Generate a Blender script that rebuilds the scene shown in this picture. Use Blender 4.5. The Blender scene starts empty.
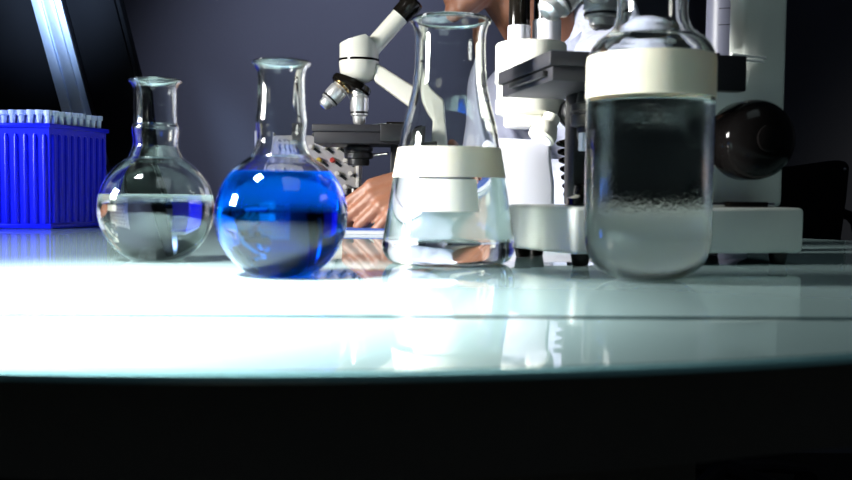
import bpy, bmesh, math, random
from mathutils import Vector, Matrix

random.seed(7)
S = bpy.context.scene
C = S.collection
T = 0.75                      # height of the table top above the floor

# ------------------------------------------------------------------ camera, world, lights, exposure
cam_d = bpy.data.cameras.new('camera')
cam = bpy.data.objects.new('camera', cam_d)
C.objects.link(cam)
S.camera = cam
cam.location = (0, 0, T + 0.0555)
cam.rotation_euler = (Matrix.Rotation(math.radians(90 - 3.13), 3, 'X') @ Matrix.Rotation(math.radians(0.5), 3, 'Z')).to_euler()
cam_d.sensor_width = 36
cam_d.lens = 38.6
cam_d.clip_start = 0.01
cam_d.dof.use_dof = True
cam_d.dof.focus_distance = 1.22
cam_d.dof.aperture_fstop = 12.5

S.view_settings.view_transform = 'Standard'
S.view_settings.look = 'None'
S.view_settings.gamma = 1
S.view_settings.use_curve_mapping = False
S.view_settings.exposure = 0.0
S.cycles.use_denoising = True
S.cycles.max_bounces = 24
S.cycles.transmission_bounces = 20
S.cycles.glossy_bounces = 8
S.cycles.diffuse_bounces = 4
S.cycles.transparent_max_bounces = 16
S.cycles.sample_clamp_indirect = 12
S.cycles.blur_glossy = 0.3

world = bpy.data.worlds.new('world')
S.world = world
world.use_nodes = True
world.node_tree.nodes['Background'].inputs[0].default_value = (0.28, 0.34, 0.5, 1)
world.node_tree.nodes['Background'].inputs[1].default_value = 0.035


def aim(o, target):
    d = Vector(target) - o.location
    o.rotation_euler = d.to_track_quat('-Z', 'Y').to_euler()


def area(name, loc, target, size, power, col=(1, 1, 1), spread=180, size_y=None):
    l = bpy.data.lights.new(name, 'AREA')
    l.size = size
    if size_y:
        l.shape = 'RECTANGLE'
        l.size_y = size_y
    l.energy = power
    l.color = col
    l.spread = math.radians(spread)
    o = bpy.data.objects.new(name, l)
    C.objects.link(o)
    o.location = loc
    aim(o, target)
    return o


def spot(name, loc, target, power, cone, blend, col=(1, 1, 1), r=0.05):
    l = bpy.data.lights.new(name, 'SPOT')
    l.energy = power
    l.color = col
    l.spot_size = math.radians(cone)
    l.spot_blend = blend
    l.shadow_soft_size = r
    o = bpy.data.objects.new(name, l)
    C.objects.link(o)
    o.location = loc
    aim(o, target)
    return o


# strong bench lamp above the left of the table: makes the white pool around the flasks
area('bench_lamp', (-0.48, 0.38, T + 0.72), (-0.215, 0.45, T), 0.14, 6.2, (1, 1, 0.99), 37)
# lamp on the left that lights the left-hand sides of everything
area('side_lamp', (-1.30, 0.46, T + 0.44), (0.2, 0.92, T + 0.12), 0.30, 9.5, (1, 0.99, 0.95), 54)
# ceiling lamp, dim
area('ceiling_lamp', (0.5, -0.2, T + 1.5), (0.25, 0.6, T), 0.8, 0.85, (0.80, 0.98, 1.0), 90)
# lamp on the back wall
spot('wall_lamp', (-0.25, 1.60, T + 1.4), (-0.25, 2.8, T + 0.28), 64, 56, 1.0, (0.62, 0.68, 1.0), 0.1)
# added blue fill from the left that brightens the rack front
spot('rack_blue_fill', (-1.05, 0.55, T + 0.40), (-0.54, 1.20, T + 0.09), 42, 24, 0.7, (0.10, 0.2, 1.0), 0.08)
spot('rail_fill', (-0.62, 1.05, T + 0.75), (-0.70, 1.74, T + 0.46), 90, 26, 1.0, (0.45, 0.64, 1.0), 0.06)  # added bluish fill that brightens the upper rail


# ------------------------------------------------------------------ materials
def mat(name, col, rough=0.5, metal=0.0, trans=0.0, ior=1.5, spec=0.5, coat=0.0, sss=0.0, noise=None, bump=None):
    m = bpy.data.materials.new(name)
    m.use_nodes = True
    nt = m.node_tree
    p = nt.nodes['Principled BSDF']
    p.inputs['Base Color'].default_value = (*col, 1)
    p.inputs['Roughness'].default_value = rough
    p.inputs['Metallic'].default_value = metal
    p.inputs['Transmission Weight'].default_value = trans
    p.inputs['IOR'].default_value = ior
    p.inputs['Specular IOR Level'].default_value = spec
    p.inputs['Coat Weight'].default_value = coat
    if sss:
        p.inputs['Subsurface Weight'].default_value = sss
        p.inputs['Subsurface Radius'].default_value = (0.02, 0.008, 0.004)
        p.inputs['Subsurface Scale'].default_value = 0.4
    if noise:
        scale, amt = noise
        tc = nt.nodes.new('ShaderNodeTexCoord')
        n = nt.nodes.new('ShaderNodeTexNoise')
        n.inputs['Scale'].default_value = scale
        n.inputs['Detail'].default_value = 5
        r = nt.nodes.new('ShaderNodeValToRGB')
        r.color_ramp.elements[0].position = 0.3
        r.color_ramp.elements[1].position = 0.7
        r.color_ramp.elements[0].color = (*[c * (1 - amt) for c in col], 1)
        r.color_ramp.elements[1].color = (*[min(1, c * (1 + amt)) for c in col], 1)
        nt.links.new(tc.outputs['Object'], n.inputs['Vector'])
        nt.links.new(n.outputs['Fac'], r.inputs['Fac'])
        nt.links.new(r.outputs['Color'], p.inputs['Base Color'])
    if bump:
        scale, strength, dist = bump
        tc = nt.nodes.new('ShaderNodeTexCoord')
        n = nt.nodes.new('ShaderNodeTexNoise')
        n.inputs['Scale'].default_value = scale
        n.inputs['Detail'].default_value = 4
        b = nt.nodes.new('ShaderNodeBump')
        b.inputs['Strength'].default_value = strength
        b.inputs['Distance'].default_value = dist
        nt.links.new(tc.outputs['Object'], n.inputs['Vector'])
        nt.links.new(n.outputs['Fac'], b.inputs['Height'])
        nt.links.new(b.outputs['Normal'], p.inputs['Normal'])
    return m


M = {}
M['glass'] = mat('clear_glass', (0.96, 0.985, 0.975), 0.0, trans=1, ior=1.47, spec=0.3)
M['water'] = mat('water', (0.97, 0.985, 0.98), 0.0, trans=1, ior=1.333)
M['cloudy'] = mat('clear_liquid', (0.90, 0.94, 0.93), 0.0, trans=1, ior=1.333, bump=(420, 0.24, 0.0012))
M['bluewater'] = mat('blue_liquid', (0.006, 0.16, 0.93), 0.0, trans=1, ior=1.34, spec=0.25)


def glass_to_liquid(name, col, ior, bump=None):
    """the surface where the glass wall meets the liquid (relative refractive index)"""
    m = bpy.data.materials.new(name)
    m.use_nodes = True
    nt = m.node_tree
    nt.nodes.remove(nt.nodes['Principled BSDF'])
    g = nt.nodes.new('ShaderNodeBsdfGlass')
    g.inputs['Color'].default_value = (*col, 1)
    g.inputs['Roughness'].default_value = 0.0
    g.inputs['IOR'].default_value = ior
    nt.links.new(g.outputs[0], nt.nodes['Material Output'].inputs['Surface'])
    if bump:
        tc = nt.nodes.new('ShaderNodeTexCoord')
        n = nt.nodes.new('ShaderNodeTexNoise')
        n.inputs['Scale'].default_value = bump[0]
        b = nt.nodes.new('ShaderNodeBump')
        b.inputs['Strength'].default_value = bump[1]
        b.inputs['Distance'].default_value = bump[2]
        nt.links.new(tc.outputs['Object'], n.inputs['Vector'])
        nt.links.new(n.outputs['Fac'], b.inputs['Height'])
        nt.links.new(b.outputs['Normal'], g.inputs['Normal'])
    return m


M['water_side'] = glass_to_liquid('water_against_glass', (0.985, 0.995, 0.99), 1.333 / 1.47)
M['cloudy_side'] = glass_to_liquid('bubbly_water_against_glass', (0.95, 0.97, 0.965), 1.333 / 1.47, (600, 0.45, 0.0020))
M['blue_side'] = glass_to_liquid('blue_liquid_against_glass', (0.022, 0.40, 0.98), 1.34 / 1.47)
M['tape'] = mat('cream_tape', (0.78, 0.70, 0.55), 0.5, sss=0.15, noise=(40, 0.04))
M['frost'] = mat('frosted_plastic', (0.18, 0.19, 0.26), 0.4, trans=0.65, ior=1.3, noise=(40, 0.04))
M['patch'] = mat('frosted_patch', (0.72, 0.71, 0.61), 0.6, noise=(60, 0.03))
M['tabletop'] = mat('white_backed_glass', (0.33, 0.475, 0.48), 0.03, ior=1.5, noise=(6, 0.03))
M['seam'] = mat('teal_glass_seam', (0.008, 0.035, 0.04), 0.2, spec=0.3)
M['edge'] = mat('green_glass_edge', (0.25, 0.52, 0.55), 0.15)
M['black'] = mat('black_paint', (0.012, 0.012, 0.014), 0.35, noise=(30, 0.2))
M['matte'] = mat('matte_black', (0.005, 0.005, 0.006), 0.75, spec=0.15, noise=(12, 0.2))
M['gloss'] = mat('glossy_black', (0.006, 0.005, 0.004), 0.14, spec=0.22, noise=(20, 0.2))
M['slate'] = mat('slate_metal', (0.016, 0.0155, 0.021), 0.5, noise=(50, 0.1))
M['cream'] = mat('cream_enamel', (0.68, 0.67, 0.60), 0.3, noise=(25, 0.03))
M['white'] = mat('white_plastic', (0.62, 0.62, 0.70), 0.35, noise=(25, 0.02))
M['grey'] = mat('grey_green_enamel', (0.58, 0.62, 0.58), 0.35, noise=(25, 0.03))
M['satin'] = mat('satin_chrome', (0.86, 0.86, 0.86), 0.3, metal=0.75, noise=(60, 0.05))
M['chrome'] = mat('chrome', (0.85, 0.85, 0.86), 0.14, metal=1, noise=(60, 0.05))
M['steel'] = mat('brushed_steel', (0.62, 0.62, 0.64), 0.35, metal=1, noise=(80, 0.08))
M['brass'] = mat('brass', (0.75, 0.5, 0.22), 0.25, metal=1, noise=(80, 0.08))
M['pale'] = mat('pale_glint', (0.92, 0.92, 0.92), 0.3, metal=0.0, noise=(60, 0.05))  # pale diffuse colour stands in for the pin's glint
M['knobblack'] = mat('knob_black', (0.004, 0.0035, 0.0035), 0.10, spec=0.10, noise=(20, 0.2))
M['lens'] = mat('dark_lens', (0.02, 0.03, 0.12), 0.03, spec=0.8, noise=(30, 0.1))
M['bluelens'] = mat('blue_ring', (0.02, 0.10, 0.75), 0.15, noise=(30, 0.1))
M['rack'] = mat('blue_plastic', (0.006, 0.014, 0.80), 0.28, noise=(30, 0.08))
M['tip'] = mat('tip_plastic', (0.72, 0.82, 0.97), 0.3, noise=(90, 0.04))
M['rail'] = mat('aluminium_rail', (0.70, 0.80, 0.98), 0.35, metal=0.3, noise=(60, 0.04))  # blue tint paints the rack's reflection into the metal
M['panel'] = mat('beige_panel', (0.50, 0.47, 0.42), 0.5, noise=(30, 0.06))
M['knob'] = mat('ivory_knob', (0.72, 0.68, 0.58), 0.35, noise=(30, 0.05))
M['red'] = mat('red_plastic', (0.55, 0.05, 0.03), 0.4, noise=(30, 0.05))
M['yellow'] = mat('yellow_plastic', (0.65, 0.45, 0.05), 0.4, noise=(30, 0.05))
M['skin'] = mat('skin', (0.25, 0.108, 0.064), 0.5, sss=0.12, noise=(35, 0.10), bump=(160, 0.25, 0.002))
M['coat'] = mat('lavender_white_cloth', (0.62, 0.65, 0.84), 0.85, noise=(9, 0.05), bump=(28, 0.6, 0.012))
M['trousers'] = mat('dark_trousers', (0.03, 0.035, 0.05), 0.85, noise=(40, 0.2))
M['hair'] = mat('dark_hair', (0.012, 0.008, 0.006), 0.45, noise=(120, 0.4))
M['eye'] = mat('eye_white', (0.75, 0.72, 0.68), 0.15, noise=(40, 0.03))
M['iris'] = mat('dark_iris', (0.03, 0.015, 0.008), 0.1, noise=(80, 0.2))
M['lip'] = mat('lip', (0.22, 0.075, 0.055), 0.5, noise=(60, 0.1))
M['pad'] = mat('blue_paper', (0.05, 0.13, 0.55), 0.6, noise=(40, 0.06))
M['wall'] = mat('blue_grey_wall', (0.17, 0.175, 0.20), 0.9, noise=(3, 0.04), bump=(120, 0.15, 0.002))
M['floor'] = mat('dark_floor', (0.035, 0.032, 0.026), 0.6, noise=(5, 0.2))
M['apron'] = mat('black_brown_pedestal', (0.30, 0.285, 0.21), 0.8, noise=(5, 0.15))


# ------------------------------------------------------------------ mesh helpers
def frame(d):
    d = Vector(d).normalized()
    return d.to_track_quat('Z', 'Y').to_matrix()


class MB:
    def __init__(s):
        s.bm = bmesh.new()
        s.ev, s.ef = [], []

    def box(s, c, size, rot=None, bevel=0.0, seg=2):
        m = Matrix.Translation(c)
        if rot:
            from mathutils import Euler
            m = m @ Euler(rot).to_matrix().to_4x4()
        m = m @ Matrix.Diagonal((*size, 1))
        r = bmesh.ops.create_cube(s.bm, size=1, matrix=m)
        if bevel:
            es = list({e for v in r['verts'] for e in v.link_edges})
            bmesh.ops.bevel(s.bm, geom=es, offset=bevel, segments=seg, affect='EDGES', profile=0.5)
        return s

    def lathe(s, prof, n=48, o=(0, 0, 0), axis=(0, 0, 1), closed=False):
        """prof: (r, h) pairs turned about the axis; closed joins last to first."""
        R = frame(axis)
        o = Vector(o)
        rings = []
        for r, h in prof:
            if r < 1e-6:
                rings.append([s.bm.verts.new(o + R @ Vector((0, 0, h)))])
            else:
                rings.append([s.bm.verts.new(o + R @ Vector((r * math.cos(2 * math.pi * k / n), r * math.sin(2 * math.pi * k / n), h))) for k in range(n)])
        pairs = list(zip(rings[:-1], rings[1:]))
        if closed:
            pairs.append((rings[-1], rings[0]))
        for a, b in pairs:
            for k in range(n):
                k2 = (k + 1) % n
                if len(a) == 1 and len(b) == 1:
                    break
                if len(a) == 1:
                    s.bm.faces.new((a[0], b[k2], b[k]))
                elif len(b) == 1:
                    s.bm.faces.new((a[k], a[k2], b[0]))
                else:
                    s.bm.faces.new((a[k], a[k2], b[k2], b[k]))
        return s

    def cyl(s, p0, p1, r0, r1=None, n=32, bev=0.0):
        r1 = r0 if r1 is None else r1
        p0, p1 = Vector(p0), Vector(p1)
        L = (p1 - p0).length
        if bev:
            pr = [(0, 0), (r0 - bev, 0), (r0 - bev * .3, bev * .3), (r0, bev), (r1, L - bev), (r1 - bev * .3, L - bev * .3), (r1 - bev, L), (0, L)]
        else:
            pr = [(0, 0), (r0, 0), (r1, L), (0, L)]
        return s.lathe(pr, n, p0, p1 - p0)

    def prism(s, poly, y0, y1, bevel=0.0, seg=2, plane='xz'):
        """poly in x,z extruded along y (or x,y along z)."""
        if plane == 'xz':
            a = [s.bm.verts.new((x, y0, z)) for x, z in poly]
            d = Vector((0, y1 - y0, 0))
        else:
            a = [s.bm.verts.new((x, z, y0)) for x, z in poly]
            d = Vector((0, 0, y1 - y0))
        f = s.bm.faces.new(a)
        r = bmesh.ops.extrude_face_region(s.bm, geom=[f])
        vs = [g for g in r['geom'] if isinstance(g, bmesh.types.BMVert)]
        bmesh.ops.translate(s.bm, verts=vs, vec=d)
        if bevel:
            es = list({e for v in a + vs for e in v.link_edges})
            bmesh.ops.bevel(s.bm, geom=es, offset=bevel, segments=seg, affect='EDGES', profile=0.5)
        return s

    def tube(s, pts, r, n=10, cap=True):
        pts = [Vector(p) for p in pts]
        rings = []
        prev = None
        for i, p in enumerate(pts):
            t = (pts[min(i + 1, len(pts) - 1)] - pts[max(i - 1, 0)]).normalized()
            if prev is None:
                u = t.orthogonal().normalized()
            else:
                u = (prev - t * prev.dot(t)).normalized()
            prev = u
            w = t.cross(u)
            rr = r[i] if isinstance(r, (list, tuple)) else r
            rings.append([s.bm.verts.new(p + u * rr * math.cos(2 * math.pi * k / n) + w * rr * math.sin(2 * math.pi * k / n)) for k in range(n)])
        for a, b in zip(rings[:-1], rings[1:]):
            for k in range(n):
                s.bm.faces.new((a[k], a[(k + 1) % n], b[(k + 1) % n], b[k]))
        if cap:
            s.bm.faces.new(rings[0][::-1])
            s.bm.faces.new(rings[-1])
        return s

    def ball(s, c, radii, R=None, u=20, v=12):
        if not isinstance(radii, (list, tuple)):
            radii = (radii,) * 3
        c = Vector(c)
        b = len(s.ev)
        rx, ry, rz = radii
        Rm = R if R is not None else Matrix.Identity(3)
        s.ev.append(c + Rm @ Vector((0, 0, rz)))
        for i in range(1, v):
            t = math.pi * i / v
            for k in range(u):
                a = 2 * math.pi * k / u
                s.ev.append(c + Rm @ Vector((rx * math.sin(t) * math.cos(a), ry * math.sin(t) * math.sin(a), rz * math.cos(t))))
        s.ev.append(c + Rm @ Vector((0, 0, -rz)))
        last = len(s.ev) - 1
        for k in range(u):
            k2 = (k + 1) % u
            s.ef.append((b, b + 1 + k, b + 1 + k2))
            for i in range(v - 2):
                p, q = b + 1 + i * u, b + 1 + (i + 1) * u
                s.ef.append((p + k, q + k, q + k2, p + k2))
            s.ef.append((b + 1 + (v - 2) * u + k, last, b + 1 + (v - 2) * u + k2))
        return s

    def flush(s):
        if s.ev:
            me = bpy.data.meshes.new('pieces')
            me.from_pydata([tuple(p) for p in s.ev], [], s.ef)
            s.bm.from_mesh(me)
            bpy.data.meshes.remove(me)
            s.ev, s.ef = [], []
        return s

    def limb(s, pts, rs):
        """overlapping balls along a path with radii: becomes one skin after remeshing"""
        pts = [Vector(p) for p in pts]
        for i in range(len(pts) - 1):
            a, b = pts[i], pts[i + 1]
            L = (b - a).length
            k = max(2, int(L / (min(rs[i], rs[i + 1]) * 0.22)) + 1)
            for j in range(k + 1):
                t = j / k
                s.ball(a.lerp(b, t), rs[i] + (rs[i + 1] - rs[i]) * t, u=14, v=9)
        return s

    def build(s, name, material, parent=None, loc=None, angle=35, smooth=True):
        s.flush()
        if len(s.bm.faces) < 60000:
            bmesh.ops.recalc_face_normals(s.bm, faces=s.bm.faces)
        me = bpy.data.meshes.new(name)
        s.bm.to_mesh(me)
        s.bm.free()
        me.materials.append(material)
        if smooth:
            for p in me.polygons:
                p.use_smooth = True
            me.set_sharp_from_angle(angle=math.radians(angle))
        o = bpy.data.objects.new(name, me)
        C.objects.link(o)
        if parent:
            o.parent = parent
        if loc:
            o.location = loc
        return o


def skin(o, voxel, it=6):
    """fuse the overlapping pieces into one continuous smooth surface"""
    r = o.modifiers.new('fuse', 'REMESH')
    r.mode = 'VOXEL'
    r.voxel_size = voxel
    r.use_smooth_shade = True
    m = o.modifiers.new('smooth', 'SMOOTH')
    m.factor = 0.5
    m.iterations = it
    dg = bpy.context.evaluated_depsgraph_get()
    me = bpy.data.meshes.new_from_object(o.evaluated_get(dg))
    o.modifiers.clear()
    o.data = me
    for p in me.polygons:
        p.use_smooth = True
    return o


def tag(o, label, cat, group=None, kind=None):
    o['label'] = label
    o['category'] = cat
    if group:
        o['group'] = group
    if kind:
        o['kind'] = kind
    return o


def thing(name, label, cat, loc, rz=0, scale=1.0, group=None):
    o = bpy.data.objects.new(name, None)
    o.empty_display_size = 0.05
    C.objects.link(o)
    o.location = loc
    o.rotation_euler = (0, 0, rz)
    o.scale = (scale,) * 3
    return tag(o, label, cat, group)


def copy_tree(o, parent=None):
    c = o.copy()
    C.objects.link(c)
    if parent:
        c.parent = parent
    for ch in list(o.children):
        copy_tree(ch, c)
    return c


def structure(o, label=None, cat=None):
    o['kind'] = 'structure'
    if label:
        o['label'] = label
        o['category'] = cat
    return o


def spline(pts, n, closed=False):
    """Catmull-Rom through pts"""
    P = [Vector(p) for p in pts]
    out = []
    N = len(P)
    rng = range(N) if closed else range(N - 1)
    for i in rng:
        if closed:
            p0, p1, p2, p3 = P[i - 1], P[i], P[(i + 1) % N], P[(i + 2) % N]
        else:
            p0, p1, p2, p3 = P[max(i - 1, 0)], P[i], P[i + 1], P[min(i + 2, N - 1)]
        for k in range(n):
            t = k / n
            out.append(0.5 * ((2 * p1) + (p2 - p0) * t + (2 * p0 - 5 * p1 + 4 * p2 - p3) * t * t + (3 * p1 - p0 - 3 * p2 + p3) * t ** 3))
    if not closed:
        out.append(P[-1])
    return out


# ------------------------------------------------------------------ room
structure(MB().box((0, 0.4, -0.05), (12, 7, 0.1)).build('floor', M['floor'], smooth=False), 'dark brown-black floor under the glass table', 'floor')
structure(MB().box((0, 2.85, 1.4), (12, 0.1, 2.8)).build('wall_back', M['wall'], smooth=False), 'dim blue-grey wall behind the bench', 'wall')

# ------------------------------------------------------------------ glass table
arc = []
cx, cy, R0 = -0.085, 0.9415, 0.667
for k in range(-4, 5):
    a = math.radians(k * 7.5)
    arc.append((cx + R0 * math.sin(a), cy - R0 * math.cos(a)))
outline = arc + [(0.44, 0.56), (0.56, 0.86), (0.50, 1.085), (0.28, 1.26), (0.04, 1.43), (-0.25, 1.52), (-0.55, 1.47), (-0.78, 1.24), (-0.83, 0.92), (-0.68, 0.60)]
outline = [(v.x, v.y) for v in spline([(x, y, 0) for x, y in outline], 8, closed=True)]


def clip(poly, f):
    out = []
    n = len(poly)
    for i in range(n):
        p, q = poly[i], poly[(i + 1) % n]
        a, b = f(p), f(q)
        if a >= 0:
            out.append(p)
        if (a >= 0) != (b >= 0):
            t = a / (a - b)
            out.append((p[0] + (q[0] - p[0]) * t, p[1] + (q[1] - p[1]) * t))
    return out


def seam_y(x):
    return 0.398 + 0.030 * x


gap = 0.0050
rear = clip(outline, lambda p: p[1] - seam_y(p[0]) - gap)
front = clip(outline, lambda p: seam_y(p[0]) - gap - p[1])
mid = clip(clip(outline, lambda p: seam_y(p[0]) + gap - p[1]), lambda p: p[1] - seam_y(p[0]) + gap)
table = thing('glass_table', 'round-fronted white-backed glass table carrying all the glassware', 'table', (0, 0, 0))
top = MB().prism(rear, T - 0.004, T, plane='xy').build('tabletop', M['tabletop'], table)
MB().prism(front, T - 0.004, T, plane='xy').build('tabletop', M['tabletop'], table)
MB().prism(mid, T - 0.004, T - 0.0002, plane='xy').build('seam_strip', M['seam'], table)['label'] = 'dark teal seam strip'
# edge band running round the outline
eb = MB()
n = len(outline)
ring_o, ring_i = [], []
for i in range(n):
    p = Vector((*outline[i], 0))
    q0, q1 = Vector((*outline[i - 1], 0)), Vector((*outline[(i + 1) % n], 0))
    t = (q1 - q0).normalized()
    nrm = Vector((t.y, -t.x, 0))
    ring_o.append(p + nrm * 0.0015)
    ring_i.append(p - nrm * 0.0003)
for i in range(n):
    j = (i + 1) % n
    prof = []
    for k in (i, j):
        o_, i_ = ring_o[k], ring_i[k]
        prof.append([Vector((i_.x, i_.y, T - 0.0003)), Vector((o_.x, o_.y, T - 0.0010)), Vector((o_.x, o_.y, T - 0.0030)), Vector((i_.x, i_.y, T - 0.0040))])
    for k in range(4):
        k2 = (k + 1) % 4
        eb.bm.faces.new([eb.bm.verts.new(v) for v in (prof[0][k], prof[1][k], prof[1][k2], prof[0][k2])])
bmesh.ops.remove_doubles(eb.bm, verts=eb.bm.verts, dist=1e-5)
eb.build('table_edge', M['edge'], table)['label'] = 'teal glass edge'
MB().prism([(cx + (x - cx) * 0.93, cy + (y - cy) * 0.93) for x, y in outline], T - 0.05, T - 0.0042, plane='xy').build('apron', M['apron'], table)
MB().lathe([(0, 0), (0.36, 0), (0.36, 0.03), (0.30, 0.05), (0.28, 0.10), (0.28, T - 0.05), (0, T - 0.05)], 64, (-0.03, 0.87, 0)).build('pedestal', M['apron'], table)


# ------------------------------------------------------------------ glassware
def shell(prof, th):
    """closed glass wall: outside profile upwards, rounded lip, inside profile downwards"""
    pts = [Vector((r, h)) for r, h in prof]
    ins = []
    for i, p in enumerate(pts):
        a, b = pts[max(i - 1, 0)], pts[min(i + 1, len(pts) - 1)]
        t = (b - a).normalized()
        nrm = Vector((-t.y, t.x))
        q = p + nrm * th
        if p.x < 1e-6:
            q = Vector((0, p.y + th))
        ins.append(Vector((max(q.x, 0), q.y)))
    return [tuple(p) for p in pts], [tuple(p) for p in ins]


def smooth_prof(pts, n=6):
    return [(max(v.x, 0), v.y) for v in spline([(r, h, 0) for r, h in pts], n)]


def split_at(ins, level):
    """inside profile cut at the liquid level: part in contact with liquid, part above it"""
    for k, ((r0, h0), (r1, h1)) in enumerate(zip(ins[:-1], ins[1:])):
        if h0 < level <= h1:
            t = (level - h0) / (h1 - h0)
            p = (r0 + (r1 - r0) * t, level)
            return ins[:k + 1] + [p], [p] + ins[k + 1:]
    return ins, []


def glass_vessel(root, prof, th, level, side_mat, top_mat, n=72):
    """glass wall, and the liquid it holds: glass and liquid share one surface where they touch"""
    out, ins = shell(prof, th)
    lip = [((out[-1][0] + ins[-1][0]) / 2, out[-1][1] + th * 0.5)]
    wet, dry = split_at(ins, level + 0.0008)
    MB().lathe(out + lip + dry[::-1], n).build('glass_body', M['glass'], root, angle=60)
    rl = wet[-1][0]
    pr = wet + [(rl - 0.0012, level + 0.0002), (rl - 0.003, level), (0, level)]
    o = MB().lathe(pr, n).build('liquid', side_mat, root, angle=60)
    o.data.materials.append(top_mat)
    for p in o.data.polygons:
        if p.center.z > level - 1e-5 and (p.center.x ** 2 + p.center.y ** 2) < (rl - 0.0004) ** 2:
            p.material_index = 1
    return o


def band(root, name, prof_fn, h0, h1, off, th, material, a0=0, a1=360, n=72, label=None):
    """a label wrapped on the outside of a vessel between two heights and two angles"""
    mb = MB()
    full = (a1 - a0) >= 360
    m = 10
    rows = []
    cnt = n if full else max(8, int(n * (a1 - a0) / 360))
    for k in range(cnt + (0 if full else 1)):
        a = math.radians(a0 + (a1 - a0) * k / cnt)
        row = []
        for j in range(m + 1):
            h = h0 + (h1 - h0) * j / m
            row.append((prof_fn(h) + off + th, h, a))
        for j in range(m, -1, -1):
            h = h0 + (h1 - h0) * j / m
            row.append((prof_fn(h) + off, h, a))
        rows.append([mb.bm.verts.new((r * math.cos(a_), r * math.sin(a_), h)) for r, h, a_ in row])
    L = len(rows)
    for k in range(L if full else L - 1):
        a, b = rows[k], rows[(k + 1) % L]
        for j in range(len(a)):
            j2 = (j + 1) % len(a)
            mb.bm.faces.new((a[j], b[j], b[j2], a[j2]))
    if not full:
        mb.bm.faces.new(rows[0])
        mb.bm.faces.new(rows[-1][::-1])
    o = mb.build(name, material, root, angle=50)
    if label:
        o['label'] = label
    return o


def prof_radius(prof):
    def f(h):
        for (r0, h0), (r1, h1) in zip(prof[:-1], prof[1:]):
            if h0 <= h <= h1 and h1 > h0:
                return r0 + (r1 - r0) * (h - h0) / (h1 - h0)
        return prof[-1][0]
    return f


def sphere_part(r, hc, neck_r, flat):
    """flat-bottomed ball, from the axis up to the neck"""
    pts = [(0, 0.0), (flat * 0.6, 0.0)]
    a0 = math.asin(min(1, flat / r))
    a1 = math.pi - math.asin((neck_r + 0.004) / r)
    lo = -r * math.cos(a0)
    for k in range(0, 31):
        a = a0 + (a1 - a0) * k / 30
        pts.append((r * math.sin(a), hc - r * math.cos(a)))
    return pts


# flask with clear liquid
r, flat = 0.0437, 0.019
hc = math.sqrt(r * r - flat * flat)
px = Vector((-0.2080, 0.7045, T + 0.0002))
fl = thing('boiling_flask', 'short-necked round boiling flask half full of clear liquid, near blue rack', 'flask', px)
ball = sphere_part(r, hc, 0.0165, flat)
def lower(q, h0=0.080, k=0.945):
    return [(r_, h_ if h_ < h0 else h0 + (h_ - h0) * k) for r_, h_ in q]


nk = smooth_prof([ball[-1]] + lower([(0.0180, 0.0845), (0.0168, 0.0885), (0.0170, 0.094), (0.0178, 0.1005), (0.0176, 0.1035), (0.0165, 0.1055), (0.0160, 0.110), (0.0159, 0.120), (0.0158, 0.130), (0.0162, 0.1345), (0.0180, 0.1380), (0.0190, 0.1398)]), 4)
glass_vessel(fl, ball + nk[1:], 0.0017, 0.0492, M['water_side'], M['water'])
MB().lathe([(0.0186 + 0.0013 * math.cos(a * math.pi / 6), 0.1365 + 0.0013 * math.sin(a * math.pi / 6)) for a in range(12)], 64, closed=True).build('rim', M['glass'], fl)

# flask with blue liquid
r, flat = 0.0425, 0.019
hc = math.sqrt(r * r - flat * flat)
fl = thing('boiling_flask', 'round boiling flask half filled with bright blue liquid', 'flask', (-0.0932, 0.588, T + 0.0002))
ball = sphere_part(r, hc, 0.0155, flat)
nk = smooth_prof([ball[-1]] + lower([(0.0168, 0.0825), (0.0156, 0.087), (0.0158, 0.093), (0.0164, 0.0985), (0.0160, 0.104), (0.0154, 0.110), (0.0150, 0.120), (0.0149, 0.129), (0.0155, 0.1340), (0.0172, 0.1378), (0.0180, 0.1395)], k=0.925), 4)
glass_vessel(fl, ball + nk[1:], 0.0017, 0.0650, M['blue_side'], M['bluewater'])['label'] = 'bright blue liquid'
MB().lathe([(0.0176 + 0.0013 * math.cos(a * math.pi / 6), 0.1350 + 0.0013 * math.sin(a * math.pi / 6)) for a in range(12)], 64, closed=True).build('rim', M['glass'], fl)

# conical flask
fl = thing('conical_flask', 'conical flask of clear liquid with a cream tape band', 'flask', (0.0172, 0.700, T + 0.0002))
fl.scale = (1, 1, 0.975)
pr = [(0, 0), (0.030, 0.0), (0.041, 0.0), (0.0455, 0.0018), (0.0490, 0.0058), (0.0508, 0.0115), (0.0503, 0.018), (0.0485, 0.030)]
pr += [(0.0442, 0.058), (0.0392, 0.0875), (0.0352, 0.108), (0.0318, 0.121), (0.0292, 0.132), (0.0276, 0.143), (0.0268, 0.156), (0.0265, 0.170), (0.0268, 0.178), (0.0282, 0.1835), (0.0300, 0.1875)]
pr = pr[:2] + smooth_prof(pr[2:], 5)
glass_vessel(fl, pr, 0.0020, 0.0885, M['water_side'], M['water'])
MB().lathe([(0.0294 + 0.0016 * math.cos(a * math.pi / 6), 0.1878 + 0.0016 * math.sin(a * math.pi / 6)) for a in range(12)], 64, closed=True).build('rim', M['glass'], fl)
band(fl, 'tape_band', prof_radius(pr), 0.0665, 0.0895, 0.0002, 0.0003, M['tape'], label='cream tape band')
band(fl, 'writing_patch', prof_radius(pr), 0.0410, 0.0650, 0.0001, 0.0003, M['patch'], a0=234, a1=296, label='pale marking patch')

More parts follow.
